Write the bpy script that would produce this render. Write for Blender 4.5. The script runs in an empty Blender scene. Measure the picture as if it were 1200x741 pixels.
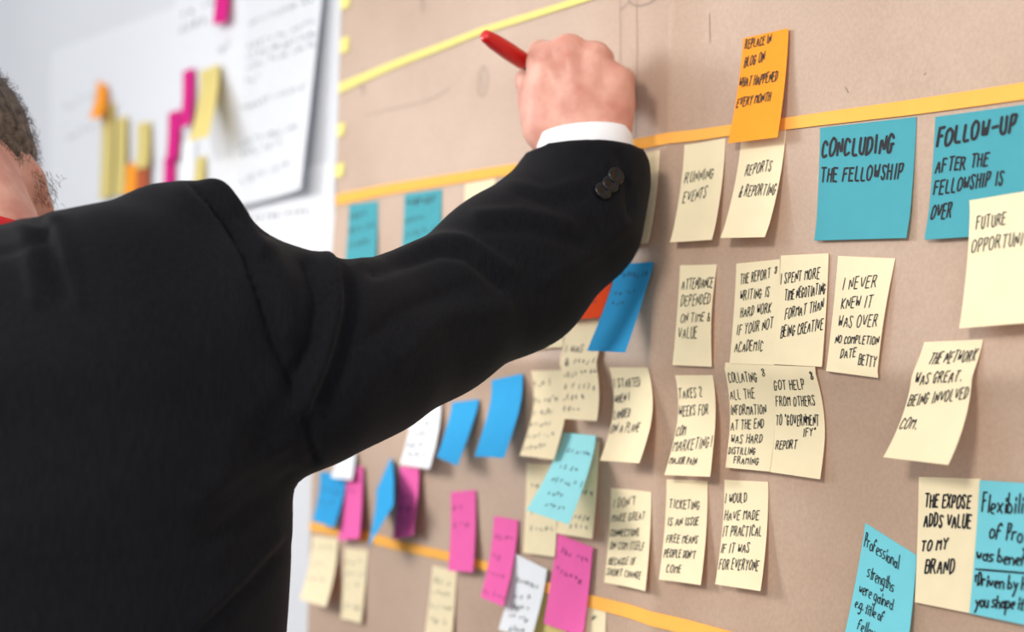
import bpy, bmesh, math, random
import numpy as np
from mathutils import Vector, Matrix

random.seed(7)
np.random.seed(7)
scene = bpy.context.scene
COL = scene.collection

# ------------------------------------------------------------------ camera
FPX = 1500.0                       # focal length in pixels of the 1200 x 741 frame
CX, CY = 600.0, 370.5
dl = Vector(((-506 - CX) / FPX, -(385 - CY) / FPX, -1.0)).normalized()   # along the wall, to the left
xw = -dl
zw = Vector((0.035, 1.0, 0.0)); zw.z = -(zw.x * dl.x + zw.y * dl.y) / dl.z
zw.normalize()
yw = zw.cross(xw)
ROT = Matrix((xw, yw, zw))         # camera -> world
CAM = Vector((0.0, -0.737, 1.434))
cam_data = bpy.data.cameras.new('camera')
cam = bpy.data.objects.new('camera', cam_data)
COL.objects.link(cam)
cam.matrix_world = Matrix.Translation(CAM) @ ROT.to_4x4()
cam_data.sensor_width = 36.0
cam_data.lens = FPX / 1200.0 * 36.0
cam_data.clip_start = 0.02
cam_data.dof.use_dof = True
cam_data.dof.focus_distance = 0.92
cam_data.dof.aperture_fstop = 3.2
scene.camera = cam

# ------------------------------------------------------------------ world, lights, exposure
world = bpy.data.worlds.new('world'); scene.world = world
world.use_nodes = True
bg = world.node_tree.nodes['Background']
bg.inputs[0].default_value = (0.93, 0.96, 1.0, 1)
bg.inputs[1].default_value = 0.78
scene.view_settings.view_transform = 'Standard'
scene.view_settings.look = 'None'
scene.view_settings.exposure = 0.0
scene.view_settings.gamma = 1.0
scene.view_settings.use_curve_mapping = False

def area_light(name, loc, target, sx, sy, power, color, spread=180):
    d = bpy.data.lights.new(name, 'AREA'); d.shape = 'RECTANGLE'
    d.size = sx; d.size_y = sy; d.energy = power; d.color = color; d.spread = math.radians(spread)
    o = bpy.data.objects.new(name, d); COL.objects.link(o)
    o.location = loc
    o.rotation_euler = (Vector(target) - Vector(loc)).to_track_quat('-Z', 'Y').to_euler()
    return o
area_light('ceiling_panel_light', (0.0, -2.2, 2.35), (-0.55, 0.0, 1.40), 0.40, 0.34, 31, (1.0, 0.95, 0.88))
area_light('window_light', (-2.05, -1.7, 2.25), (-1.5, 0.0, 1.5), 1.0, 0.9, 10, (0.95, 0.97, 1.0))
area_light('left_fill_light', (-2.6, -1.5, 1.95), (-1.0, 0.0, 1.02), 0.8, 0.8, 3.9, (1.0, 0.97, 0.93), 48)  # added narrow lamp to brighten the notes shaded by the man, not a window
area_light('right_fill_light', (1.5, -2.3, 1.35), (-0.9, 0.0, 1.25), 1.2, 1.2, 20, (1.0, 0.97, 0.93))  # added broad fill from behind the camera, no actual window there

# ------------------------------------------------------------------ helpers: placing
def cam_pt(px, py, depth):
    v = Vector(((px - CX) / FPX * depth, -(py - CY) / FPX * depth, -depth))
    return CAM + ROT @ v
def on_wall(px, py, lift=0.0):
    d = ROT @ Vector(((px - CX) / FPX, -(py - CY) / FPX, -1.0))
    t = (-lift - CAM.y) / d.y
    return CAM + d * t
ROTT = ROT.transposed()
def project(p):
    c = ROTT @ (Vector(p) - CAM)
    return CX + FPX * c.x / -c.z, CY - FPX * c.y / -c.z

FOLD_S = on_wall(781, 400).x
FOLD_T = on_wall(1000, 437).z
def tent(d, w):
    a = abs(d) / w
    return (1 - a) if a < 1 else 0.0
def relief(x, z):
    """how far the kraft paper stands out of the wall (folds and slight waves)"""
    r = 0.0125 * (tent(z - FOLD_T, 0.11) ** 1.1 if z > FOLD_T else tent(z - FOLD_T, 0.055) ** 1.9)
    r += 0.0055 * tent(x - FOLD_S, 0.034) ** 1.15
    r += 0.0008 * (math.sin(x * 17 + 1.3) * math.sin(z * 13 + .4) + 0.6 * math.sin(x * 31 + z * 9))
    return r + 0.0014

# ------------------------------------------------------------------ helpers: materials
def lin(r, g, b):
    f = lambda c: ((c / 255 + 0.055) / 1.055) ** 2.4 if c > 10 else c / 255 / 12.92
    return (f(r), f(g), f(b), 1)
def new_mat(name):
    m = bpy.data.materials.new(name); m.use_nodes = True
    nt = m.node_tree
    for n in list(nt.nodes): nt.nodes.remove(n)
    out = nt.nodes.new('ShaderNodeOutputMaterial')
    return m, nt, out
def noise_color(nt, c1, c2, scale, detail=4, coord='Object', lo=.35, hi=.65):
    tc = nt.nodes.new('ShaderNodeTexCoord')
    nz = nt.nodes.new('ShaderNodeTexNoise'); nz.inputs['Scale'].default_value = scale
    nz.inputs['Detail'].default_value = detail
    nt.links.new(tc.outputs[coord], nz.inputs['Vector'])
    cr = nt.nodes.new('ShaderNodeValToRGB')
    cr.color_ramp.elements[0].position = lo; cr.color_ramp.elements[0].color = c1
    cr.color_ramp.elements[1].position = hi; cr.color_ramp.elements[1].color = c2
    nt.links.new(nz.outputs['Fac'], cr.inputs[0])
    return cr.outputs['Color'], nz, tc
def paper_mat(name, rgb, transl=0.28, tcol=None, var=0.035):
    m, nt, out = new_mat(name)
    c = lin(*rgb); k = 1 - var
    col, nz, tc = noise_color(nt, (c[0]*k, c[1]*k, c[2]*k, 1), c, 60, 3)
    df = nt.nodes.new('ShaderNodeBsdfDiffuse'); nt.links.new(col, df.inputs[0])
    tr = nt.nodes.new('ShaderNodeBsdfTranslucent')
    t = tcol or rgb
    tr.inputs[0].default_value = lin(*t)
    mx = nt.nodes.new('ShaderNodeMixShader'); mx.inputs[0].default_value = transl
    nt.links.new(df.outputs[0], mx.inputs[1]); nt.links.new(tr.outputs[0], mx.inputs[2])
    nt.links.new(mx.outputs[0], out.inputs[0])
    return m
def plain_mat(name, rgb, rough=0.5, spec=0.5, var=0.06, scale=40, sss=0.0, bump=0.0, bscale=200):
    m, nt, out = new_mat(name)
    c = lin(*rgb)
    col, nz, tc = noise_color(nt, tuple(x * (1 - var) for x in c[:3]) + (1,), c, scale)
    p = nt.nodes.new('ShaderNodeBsdfPrincipled')
    nt.links.new(col, p.inputs['Base Color'])
    p.inputs['Roughness'].default_value = rough
    p.inputs['Specular IOR Level'].default_value = spec
    if sss: 
        p.inputs['Subsurface Weight'].default_value = sss
        p.inputs['Subsurface Radius'].default_value = (1, .35, .2)
        p.inputs['Subsurface Scale'].default_value = 0.006
    if bump:
        n2 = nt.nodes.new('ShaderNodeTexNoise'); n2.inputs['Scale'].default_value = bscale
        n2.inputs['Detail'].default_value = 4
        nt.links.new(tc.outputs['Object'], n2.inputs['Vector'])
        b = nt.nodes.new('ShaderNodeBump'); b.inputs['Strength'].default_value = bump
        b.inputs['Distance'].default_value = 0.001
        nt.links.new(n2.outputs['Fac'], b.inputs['Height']); nt.links.new(b.outputs[0], p.inputs['Normal'])
    nt.links.new(p.outputs[0], out.inputs[0])
    return m

M = {}
M['cream'] = paper_mat('cream_paper', (255, 246, 208), .24, (255, 188, 30))
M['teal'] = paper_mat('teal_paper', (84, 164, 176), .08)
M['cyan'] = paper_mat('pale_cyan_paper', (168, 238, 244), .12)
M['blue'] = paper_mat('blue_paper', (62, 162, 218), .08)
M['aqua'] = paper_mat('aqua_paper', (122, 205, 217), .08)
M['pink'] = paper_mat('pink_paper', (246, 112, 182), .12)
M['magenta'] = paper_mat('magenta_paper', (222, 50, 140), .2)
M['orange'] = paper_mat('orange_paper', (255, 168, 60), .18, (255, 110, 25))
M['red'] = paper_mat('red_paper', (235, 85, 45), .2)
M['white'] = paper_mat('white_paper', (240, 242, 246), .1)
M['olive'] = paper_mat('straw_yellow_paper', (232, 216, 140), .25, (225, 190, 70))
M['russet'] = paper_mat('russet_paper', (190, 100, 70), .15)
M['tape_orange'] = paper_mat('orange_tape', (255, 186, 92), .05)
M['tape_yellow'] = paper_mat('yellow_tape', (236, 224, 138), .05)
M['ink'] = plain_mat('black_ink', (30, 29, 36), .6, .3)
M['ink_soft'] = plain_mat('dark_violet_ink', (95, 35, 85), .7, .2)
M['ink_grey'] = plain_mat('grey_ink', (58, 58, 64), .7, .2)
M['ink_print'] = plain_mat('printed_grey_text', (72, 72, 80), .8, .2)
M['ink_blue'] = plain_mat('dark_blue_ink', (28, 62, 105), .6, .3)
M['pencil'] = plain_mat('pencil_grey', (146, 130, 122), .8, .1)
M['wall'] = plain_mat('white_wall_paint', (212, 213, 217), .8, .2, .03, 3)
M['floor'] = plain_mat('grey_carpet', (120, 118, 116), .9, .1, .3, 300)
M['thin_sheet'] = paper_mat('thin_white_sheet', (236, 237, 240), .25, (232, 233, 240))
M['sheet'] = paper_mat('white_sheet', (226, 227, 231), .05)

def kraft_material():
    m, nt, out = new_mat('kraft_paper')
    tc = nt.nodes.new('ShaderNodeTexCoord')
    base, nz, _ = noise_color(nt, lin(177, 149, 128), lin(190, 163, 143), 6, 6)
    fib, nz2, _ = noise_color(nt, (.86, .84, .82, 1), (1.04, 1.04, 1.04, 1), 420, 6, lo=.3, hi=.7)
    mp = nt.nodes.new('ShaderNodeMapping'); mp.inputs['Scale'].default_value = (1, 1, .8)
    nt.links.new(tc.outputs['Object'], mp.inputs[0]); nt.links.new(mp.outputs[0], nz2.inputs['Vector'])
    mx = nt.nodes.new('ShaderNodeMix'); mx.data_type = 'RGBA'; mx.blend_type = 'MULTIPLY'
    mx.inputs[0].default_value = .6
    nt.links.new(base, mx.inputs[6]); nt.links.new(fib, mx.inputs[7])
    p = nt.nodes.new('ShaderNodeBsdfPrincipled'); p.inputs['Roughness'].default_value = .5
    p.inputs['Specular IOR Level'].default_value = .45
    nt.links.new(mx.outputs[2], p.inputs['Base Color'])
    b = nt.nodes.new('ShaderNodeBump'); b.inputs['Strength'].default_value = .25; b.inputs['Distance'].default_value = .001
    n3 = nt.nodes.new('ShaderNodeTexNoise'); n3.inputs['Scale'].default_value = 90; n3.inputs['Detail'].default_value = 6
    nt.links.new(tc.outputs['Object'], n3.inputs['Vector'])
    nt.links.new(n3.outputs['Fac'], b.inputs['Height']); nt.links.new(b.outputs[0], p.inputs['Normal'])
    nt.links.new(p.outputs[0], out.inputs[0])
    return m
M['kraft'] = kraft_material()

def fabric_material(name, rgb, weave=2600, rough=.85):
    m, nt, out = new_mat(name)
    tc = nt.nodes.new('ShaderNodeTexCoord')
    c = lin(*rgb)
    col, nz, _ = noise_color(nt, tuple(x * .72 for x in c[:3]) + (1,), tuple(x * 1.35 for x in c[:3]) + (1,), 700, 3)
    mp = nt.nodes.new('ShaderNodeMapping'); mp.inputs['Scale'].default_value = (1, 1, .12)
    nt.links.new(tc.outputs['Object'], mp.inputs[0]); nt.links.new(mp.outputs[0], nz.inputs['Vector'])
    p = nt.nodes.new('ShaderNodeBsdfPrincipled'); p.inputs['Roughness'].default_value = rough
    p.inputs['Specular IOR Level'].default_value = .12
    p.inputs['Sheen Weight'].default_value = .03; p.inputs['Sheen Roughness'].default_value = .5
    nt.links.new(col, p.inputs['Base Color'])
    wv = nt.nodes.new('ShaderNodeTexWave'); wv.inputs['Scale'].default_value = weave / 6.28
    wv.inputs['Distortion'].default_value = 1.5
    wv.bands_direction = 'DIAGONAL'
    nt.links.new(tc.outputs['Object'], wv.inputs['Vector'])
    b = nt.nodes.new('ShaderNodeBump'); b.inputs['Strength'].default_value = .25; b.inputs['Distance'].default_value = .0005
    nt.links.new(wv.outputs['Fac'], b.inputs['Height']); nt.links.new(b.outputs[0], p.inputs['Normal'])
    nt.links.new(p.outputs[0], out.inputs[0])
    return m
M['jacket'] = fabric_material('navy_black_wool', (13, 13, 17))
M['trousers'] = fabric_material('black_trouser_wool', (22, 22, 25))
M['button'] = plain_mat('black_horn_button', (10, 10, 11), .32, .35)
M['cuff'] = plain_mat('white_cotton', (240, 240, 242), .8, .2, .02)
M['pen'] = plain_mat('red_plastic', (200, 22, 22), .28, .5, .03)
M['pen_dark'] = plain_mat('dark_plastic', (30, 25, 28), .35, .5)
M['pen_tip'] = plain_mat('felt_tip', (150, 15, 20), .8, .2)
M['shoe'] = plain_mat('black_leather', (20, 18, 18), .35, .5)
M['strap'] = plain_mat('red_ribbon', (205, 35, 40), .6, .3)

def skin_material():
    m, nt, out = new_mat('skin')
    col, nz, tc = noise_color(nt, lin(198, 130, 112), lin(222, 166, 146), 46, 5, lo=.32, hi=.68)
    p = nt.nodes.new('ShaderNodeBsdfPrincipled'); p.inputs['Roughness'].default_value = .48
    p.inputs['Subsurface Weight'].default_value = .25
    p.inputs['Subsurface Radius'].default_value = (1, .35, .2); p.inputs['Subsurface Scale'].default_value = .005
    nt.links.new(col, p.inputs['Base Color'])
    n2 = nt.nodes.new('ShaderNodeTexNoise'); n2.inputs['Scale'].default_value = 160; n2.inputs['Detail'].default_value = 6
    nt.links.new(tc.outputs['Object'], n2.inputs['Vector'])
    b = nt.nodes.new('ShaderNodeBump'); b.inputs['Strength'].default_value = .3; b.inputs['Distance'].default_value = .0012
    nt.links.new(n2.outputs['Fac'], b.inputs['Height']); nt.links.new(b.outputs[0], p.inputs['Normal'])
    nt.links.new(p.outputs[0], out.inputs[0])
    return m
M['skin'] = skin_material()
def hair_material():
    m, nt, out = new_mat('greying_brown_hair')
    col, nz, tc = noise_color(nt, lin(62, 50, 42), lin(132, 116, 102), 120, 4, lo=.4, hi=.7)
    p = nt.nodes.new('ShaderNodeBsdfPrincipled'); p.inputs['Roughness'].default_value = .5
    nt.links.new(col, p.inputs['Base Color'])
    nt.links.new(p.outputs[0], out.inputs[0])
    return m
M['hair'] = hair_material()

# ------------------------------------------------------------------ helpers: objects
def mesh_obj(name, verts, faces, mat, parent=None, origin=None, smooth=True):
    me = bpy.data.meshes.new(name)
    o = bpy.data.objects.new(name, me); COL.objects.link(o)
    org = Vector(origin) if origin is not None else Vector((0, 0, 0))
    if isinstance(verts, np.ndarray):
        verts = verts - np.array(org)
        me.from_pydata(verts.tolist(), [], faces.tolist() if isinstance(faces, np.ndarray) else faces)
    else:
        me.from_pydata([tuple(Vector(v) - org) for v in verts], [], faces)
    me.materials.append(mat)
    if smooth: me.polygons.foreach_set('use_smooth', [True] * len(me.polygons))
    me.update()
    if parent is not None:
        o.parent = parent
        o.matrix_parent_inverse = Matrix.Identity(4)
        o.location = org - world_loc(parent)
    else:
        o.location = org
    return o
def world_loc(o):
    v = Vector((0, 0, 0))
    while o is not None:
        v = v + o.location; o = o.parent
    return v
def tag(o, label=None, cat=None, group=None, kind=None):
    if label: o['label'] = label
    if cat: o['category'] = cat
    if group: o['group'] = group
    if kind: o['kind'] = kind
    return o
def solidify(o, t):
    md = o.modifiers.new('thickness', 'SOLIDIFY'); md.thickness = t; md.offset = -1
def box(name, lo, hi, mat):
    x0, y0, z0 = lo; x1, y1, z1 = hi
    v = [(x0,y0,z0),(x1,y0,z0),(x1,y1,z0),(x0,y1,z0),(x0,y0,z1),(x1,y0,z1),(x1,y1,z1),(x0,y1,z1)]
    f = [(0,3,2,1),(4,5,6,7),(0,1,5,4),(1,2,6,5),(2,3,7,6),(3,0,4,7)]
    return mesh_obj(name, v, f, mat, smooth=False)

# ------------------------------------------------------------------ stroke lettering
# upper case: point = two digits x (0-6) y (0-9); strokes split by blanks
UP = {
 'A':'003960 1343','B':'0009 09495847352405 2555645251 0 ','C':'5748290907020120415 2','D':'0009 093957533100',
 'E':'0009 0959 0545 0050','F':'0009 0959 0545','G':'57482908020120405354 3464','H':'0009 5059 0555','I':'2029',
 'J':'5951402001 ','K':'0009 590450','L':'090050','M':'0009356960','N':'00095059','O':'3908040120405358493 9',
 'P':'0009 09495847452405','Q':'3908040120405358493 9 3260','R':'0009 09495847452405 2560','S':'5748290907253442514020 01',
 'T':'3039 0969','U':'090220405259','V':'093069','W':'091037 5069 37 50','X':'0060 ','Y':'093569 3530','Z':'09590050',
 '2':'07194958460 050','8':'25071939474534125010204034','&':'504827193949361 2010305363','.':'2021','-':'0555','!':'2922 2021',
 '"':'1917 3937',"'":'2927','*':'1713 3733 0545',',':'2120',
}
UP['B'] = '0009 09395847350 5 35553413000'.replace(' 5 ', '05 ').replace('34130', '5241200')
UP['B'] = '0009 0939585647350 '.strip() + ' 05355452412000'
UP['B'] = '0009 09395857463505 35555341 00'
UP['B'] = '0009 093958564505 45565251400 0'.replace('400 0', '4000')
UP['C'] = '574829180602103051'
UP['G'] = '57482918060210304144 3464'
UP['O'] = '39180602104063675839'
UP['Q'] = UP['O'] + ' 3260'
UP['S'] = '574819072634434120100 1'.replace('0 1', '01')
UP['S'] = '58491908162534434130100 2'.replace('100 2', '1002')
UP['W'] = '0910375069'
UP['X'] = '0059 0950'
UP['2'] = '0719394857350050'
UP['8'] = '35170819395748351301204152 35'.replace('52 35', '5335')
UP['&'] = '50172938370301103054'
UP['J'] = '595241201102'
LO = {  # baseline y=3, x-height 6, ascender 9, descender 0
 'a':'4635160413334346 4643','b':'0903 0516354433130 4'.replace('130 4','1304'),'c':'45361605041333','d':'4943 4536160504133344',
 'e':'0445463616041333','f':'4839281803 0636','g':'4636160504133344 464130 01'.replace('30 01','1001'),'h':'0903 0516364543','i':'1613 1817',
 'j':'26211001 2827','k':'0903 360543','l':'1913','m':'0603 051625 2523 25364543'.replace(' 2523 25','23 25'),'n':'0603 0516364543',
 'o':'261605041333444536 26'.replace('36 26','3626'),'p':'0600 0516364544331304','q':'4640 4636160504133344','r':'0603 051636','s':'461605443303',
 't':'28231333 0636','u':'0604133344 4643','v':'062346','w':'0613253346','x':'0643 4603','y':'0624 461000','z':'06460343',
 '.':'1314','-':'0545',"'":'1917','*':'1815 0728',',':'1312',
}
def parse(s):
    out = []
    for st in s.split():
        pts = [(int(st[i]), int(st[i+1])) for i in range(0, len(st) - 1, 2)]
        if len(pts) > 1: out.append(pts)
    return out
def chaikin(p, n=1):
    for _ in range(n):
        q = [p[0]]
        for a, b in zip(p[:-1], p[1:]):
            q.append((a[0]*.78 + b[0]*.22, a[1]*.78 + b[1]*.22)); q.append((a[0]*.22 + b[0]*.78, a[1]*.22 + b[1]*.78))
        q.append(p[-1]); p = q
    return p
def densify(p, d=0.22):
    q = [p[0]]
    for a, b in zip(p[:-1], p[1:]):
        n = max(1, int(math.hypot(b[0]-a[0], b[1]-a[1]) / d))
        for k in range(1, n + 1): q.append((a[0] + (b[0]-a[0])*k/n, a[1] + (b[1]-a[1])*k/n))
    return q
def layout(text, slant, rnd):
    """strokes of a line in a box x 0..1, y 0..1 (cap height)"""
    strokes = []; x = 0.0
    for ch in text:
        if ch == ' ': x += .48; continue
        if ch == '~':                                   # an unreadable letter: a quick random scrawl
            n = rnd.randint(3, 5)
            st = [[(rnd.uniform(0, .5), rnd.uniform(0, .95)) for _ in range(n)]]
            w = .5
        elif ch.islower() or (ch in "*" and text.lower() != text.upper() and any(c.islower() for c in text)):
            st = [[(a / 6, (b - 3) / 6) for a, b in s] for s in parse(LO[ch])]
            w = max(a for s in st for a, b in s)
        else:
            st = [[(a / 10.5 - (.08 if ch == 'I' else 0), b / 9) for a, b in s] for s in parse(UP[ch])]
            w = max(a for s in st for a, b in s) + (.08 if ch == 'I' else 0)
        j = lambda s: rnd.uniform(-s, s)
        dy, sc, rot = j(.05), 1 + j(.07), j(.05)
        for s in st:
            s = [(a + j(.022), b + j(.022)) for a, b in s]
            s = densify(chaikin(s, 2), .12)
            strokes.append([(x + a + slant * b + rot * b, dy + b * sc + rot * (a - .2)) for a, b in s])
        x += w + .30 + j(.04)
    xs = [a for s in strokes for a, b in s]
    lo, tot = min(xs), max(.3, max(xs) - min(xs))
    return [[((a - lo) / tot, b) for a, b in s] for s in strokes]

def ribbon(verts, faces, pts, nrm, width):
    n = len(pts)
    if n < 2: return
    base = len(verts)
    tang = []
    for i in range(n):
        t = pts[min(n-1, i+1)] - pts[max(0, i-1)]
        tang.append(t.normalized() if t.length > 1e-9 else Vector((1, 0, 0)))
    for i in range(n):
        side = nrm[i].cross(tang[i]).normalized() * width * .5
        p = pts[i]
        if i == 0: p = p - tang[i] * width * .35
        if i == n - 1: p = p + tang[i] * width * .35
        sh = .75 if i in (0, n - 1) else 1.0
        verts.append(p + side * sh); verts.append(p - side * sh)
    for i in range(n - 1):
        a = base + 2 * i
        faces.append((a, a + 1, a + 3, a + 2))

def slab(name, front, back, nu, nv, mat, origin):
    """thin sheet of (nu x nv) quads with a front, a back and crisp edges"""
    n = len(front); fs = []; W = nu + 1
    for j in range(nv):
        for i in range(nu):
            k = j * W + i
            fs.append((k, k + W, k + W + 1, k + 1)); fs.append((n + k, n + k + 1, n + k + W + 1, n + k + W))
    rim = [i for i in range(nu)] + [j * W + nu for j in range(nv)] + [nv * W + i for i in range(nu, 0, -1)] + [j * W for j in range(nv, 0, -1)]
    m = len(rim)
    for i in range(m):
        a, b = rim[i], rim[(i + 1) % m]
        fs.append((a, b, n + b, n + a))
    o = mesh_obj(name, list(front) + list(back), fs, mat, origin=origin)
    me = o.data
    border = set(tuple(sorted((rim[i] + q, rim[(i + 1) % m] + q))) for i in range(m) for q in (0, n))
    at = me.attributes.get('sharp_edge') or me.attributes.new('sharp_edge', 'BOOLEAN', 'EDGE')
    for e in me.edges:
        if tuple(sorted(e.vertices)) in border: at.data[e.index].value = True
    return o

class Sheet:
    """a piece of paper on the wall: pixel corners TL TR BR BL, top edge stuck, lower edge lifted"""
    def __init__(s, q, lift=None, layer=0, pw=1.8, wave=0.0, off=0.0006, side=0.0, flat=False):
        s.q = q; s.layer = layer; s.pw = pw; s.wave = wave; s.side = side; s.flat = flat
        s.off = off + .0012 * layer
        def corner(p, l):
            w = on_wall(*p, l)
            for _ in range(4): w = on_wall(*p, l + s.off + s.rel(w.x, w.z))
            return w
        tl, tr, br, bl = q
        a, b = corner(tl, 0), corner(tr, 0)
        if lift is None:
            e = Vector((b.x - a.x, b.z - a.z)).normalized()
            T = (a + b) / 2
            def f(l):
                B = (corner(bl, l) + corner(br, l)) / 2
                return Vector((B.x - T.x, B.z - T.z)).dot(e)
            f0, f1 = f(0), f(.05)
            lift = -f0 * .05 / (f1 - f0) if abs(f1 - f0) > 1e-9 else .003
            lift = min(max(lift, .003), .042)
        s.lift = lift
        s.c = [a, b, corner(br, lift), corner(bl, lift)]
    def rel(s, x, z):
        return 0.0 if s.flat else relief(x, z)
    def pos(s, u, v):
        a, b, c, d = s.c
        x = (a.x*(1-u) + b.x*u)*(1-v) + (d.x*(1-u) + c.x*u)*v
        z = (a.z*(1-u) + b.z*u)*(1-v) + (d.z*(1-u) + c.z*u)*v
        l = s.lift * max(v, 0) ** s.pw
        l += s.wave * math.sin(math.pi * min(max(v, 0), 1)) * u
        l += s.side * max(0, u - .55) ** 2 / .2 * (.35 + .65 * v)
        return Vector((x, -(s.off + l + s.rel(x, z)), z))
    def nrm(s, u, v):
        e = .01
        du = s.pos(u + e, v) - s.pos(u - e, v); dv = s.pos(u, v + e) - s.pos(u, v - e)
        n = dv.cross(du).normalized()
        return n if n.y < 0 else -n
    def uv(s, px, py):
        u, v = .5, .5
        for _ in range(12):
            x0, y0 = project(s.pos(u, v)); e = .01
            xu, yu = project(s.pos(u + e, v)); xv, yv = project(s.pos(u, v + e))
            a, b, c, d = (xu-x0)/e, (xv-x0)/e, (yu-y0)/e, (yv-y0)/e
            det = a*d - b*c
            if abs(det) < 1e-6: break
            ex, ey = px - x0, py - y0
            u += max(-.4, min(.4, (d*ex - b*ey)/det)); v += max(-.4, min(.4, (a*ey - c*ex)/det))
            v = max(-.2, min(1.3, v))
        return u, v
    def build(s, name, mat, nu=10, nv=16, thick=.00025):
        F = [s.pos(i / nu, j / nv) for j in range(nv + 1) for i in range(nu + 1)]
        N = [s.nrm(i / nu, j / nv) for j in range(nv + 1) for i in range(nu + 1)]
        return slab(name, F, [p - n * thick for p, n in zip(F, N)], nu, nv, mat, (s.pos(0, 0) + s.pos(1, 0)) / 2)
    def write(s, o, lines, mat, pen=.0008, slant=.12, name='handwriting', seed=1):
        rnd = random.Random(seed)
        parts = []; last = None
        for ln in lines:
            text, x0, y0, x1, y1, h = ln[:6]
            if last is None or name == 'printed_text' or (y0 - last) > 2.1 * max(h, 9) or (y0 < last): parts.append(([], []))
            last = y0
            vs, fs = parts[-1]
            w = ln[6] if len(ln) > 6 else pen
            u0, v0 = s.uv(x0, y0); u1, v1 = s.uv(x1, y1)
            u0 = max(u0, .035); u1 = min(u1, .97)
            mu, mv = s.uv((x0 + x1)/2, (y0 + y1)/2)
            tu, tv = s.uv((x0 + x1)/2, (y0 + y1)/2 - h)
            hv = mv - tv
            strokes = [[(t / 12, 0) for t in range(13)]] if text == '_' else layout(text, slant, rnd)
            for st in strokes:
                P, N = [], []
                for a, b in st:
                    u = u0 + (u1 - u0) * a; v = v0 + (v1 - v0) * a - hv * b
                    n = s.nrm(u, v)
                    P.append(s.pos(u, v) + n * .00035); N.append(n)
                ribbon(vs, fs, P, N, w)
        for vs, fs in parts:
            mesh_obj(name, vs, fs, mat, parent=o, origin=world_loc(o))

# ================================================================== SETTING
wall = box('wall_back', (-4.2, .004, 0), (2.2, .12, 2.9), M['wall']); tag(wall, kind='structure')
floor = box('floor', (-4.2, -3.2, -.08), (2.2, .12, 0), M['floor']); tag(floor, kind='structure')

# ------------------------------------------------------------------ kraft paper on the wall
def kraft():
    edge = [(408, -250), (403, -60), (399, 60), (394, 240), (382, 400), (366, 560), (361, 741), (358, 1000)]
    pts = [on_wall(*e) for e in edge]
    zs = sorted((p.z, p.x) for p in pts)
    zz = np.array([a for a, b in zs]); xx = np.array([b for a, b in zs])
    x1 = on_wall(1420, 400).x
    nz, nx = 260, 300
    z0, z1 = 0.55, 2.12
    vs, fs = [], []
    for j in range(nz + 1):
        z = z0 + (z1 - z0) * j / nz
        xl = float(np.interp(z, zz, xx))
        for i in range(nx + 1):
            x = xl + (x1 - xl) * i / nx
            vs.append(Vector((x, -relief(x, z), z)))
    for j in range(nz):
        for i in range(nx):
            k = j * (nx + 1) + i
            fs.append((k, k + 1, k + nx + 2, k + nx + 1))
    o = mesh_obj('kraft_paper', vs, fs, M['kraft'], origin=(vs[0] + vs[nx]) / 2)
    solidify(o, .0005)
    tag(o, 'large creased sheet of brown kraft paper covering the wall behind the sticky notes', 'paper')
    # faint pencil marks
    def mark(pxs, w=.0012):
        P = []; V, F = [], []
        for a, b in densify(chaikin(pxs, 2), 6):
            p = on_wall(a, b); P.append(Vector((p.x, -relief(p.x, p.z) - .0004, p.z)))
        ribbon(V, F, P, [Vector((0, -1, 0))] * len(P), w)
        c = mesh_obj('pencil_mark', V, F, M['pencil'], parent=o, origin=world_loc(o))
        tag(c, 'faint grey pencil line')
    mark([(729, -20), (730, 60), (728, 160)], .0006); mark([(748, -20), (749, 70), (747, 170)], .0006)
    mark([(738, -5), (741, 5), (750, 8), (765, 4), (778, -6)], .0011)
    mark([(730, 12), (737, 6), (741, 2)], .0008)
    mark([(832, 16), (833, 50)], .0007)
    mark([(568, 78), (562, 88), (561, 106), (566, 115), (573, 104), (573, 86), (568, 78)], .0009)
    mark([(566, 88), (567, 104)], .0012)
    mark([(428, 80), (430, 88), (427, 104), (428, 114)], .0014); mark([(423, 98), (431, 108)], .0014)
    mark([(494, -8), (497, 2), (496, 14)], .0022)
    mark([(430, 136), (470, 126), (505, 118), (528, 104)], .0007)
    mark([(1084, 88), (1086, 86)], .0009); mark([(993, 103), (996, 109)], .0009)
kraft()

def strip(name, pairs, mat, label, cat='tape', off=.0013, thick=.0003):
    """tape: list of (x, y_top, y_bottom)"""
    top = densify([(x, a) for x, a, b in pairs], 12)
    xs = [p[0] for p in top]
    X = [x for x, a, b in pairs]
    ya = np.interp(xs, X, [a for x, a, b in pairs]); yb = np.interp(xs, X, [b for x, a, b in pairs])
    fr, bk = [], []
    for k in range(3):
        for x, a, b in zip(xs, ya, yb):
            p = on_wall(x, float((a, (a + b) / 2, b)[k]), .002); r = relief(p.x, p.z)
            fr.append(Vector((p.x, -r - off - thick, p.z))); bk.append(Vector((p.x, -r - off, p.z)))
    o = slab(name, fr, bk, len(xs) - 1, 2, mat, fr[len(xs) // 2])
    tag(o, label, cat)
    return o
strip('tape', [(394, 228, 241), (450, 217, 229), (530, 204, 216), (613, 191, 203), (680, 177, 190), (740, 164, 177), (851, 147, 160),
     (924, 138, 152), (1074, 116, 134), (1200, 97, 117), (1330, 77, 101)], M['tape_orange'],
     'long orange tape strip running behind the hand above the row of teal headings')
strip('tape', [(363, 612, 622), (428, 622, 635), (467, 634, 645), (523, 646, 657), (565, 657, 668), (639, 681, 695), (692, 697, 712),
     (768, 716, 733), (849, 738, 757), (1000, 777, 799), (1200, 830, 856)], M['tape_orange'],
     'lower orange tape strip sloping behind the pink sticky notes')
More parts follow.
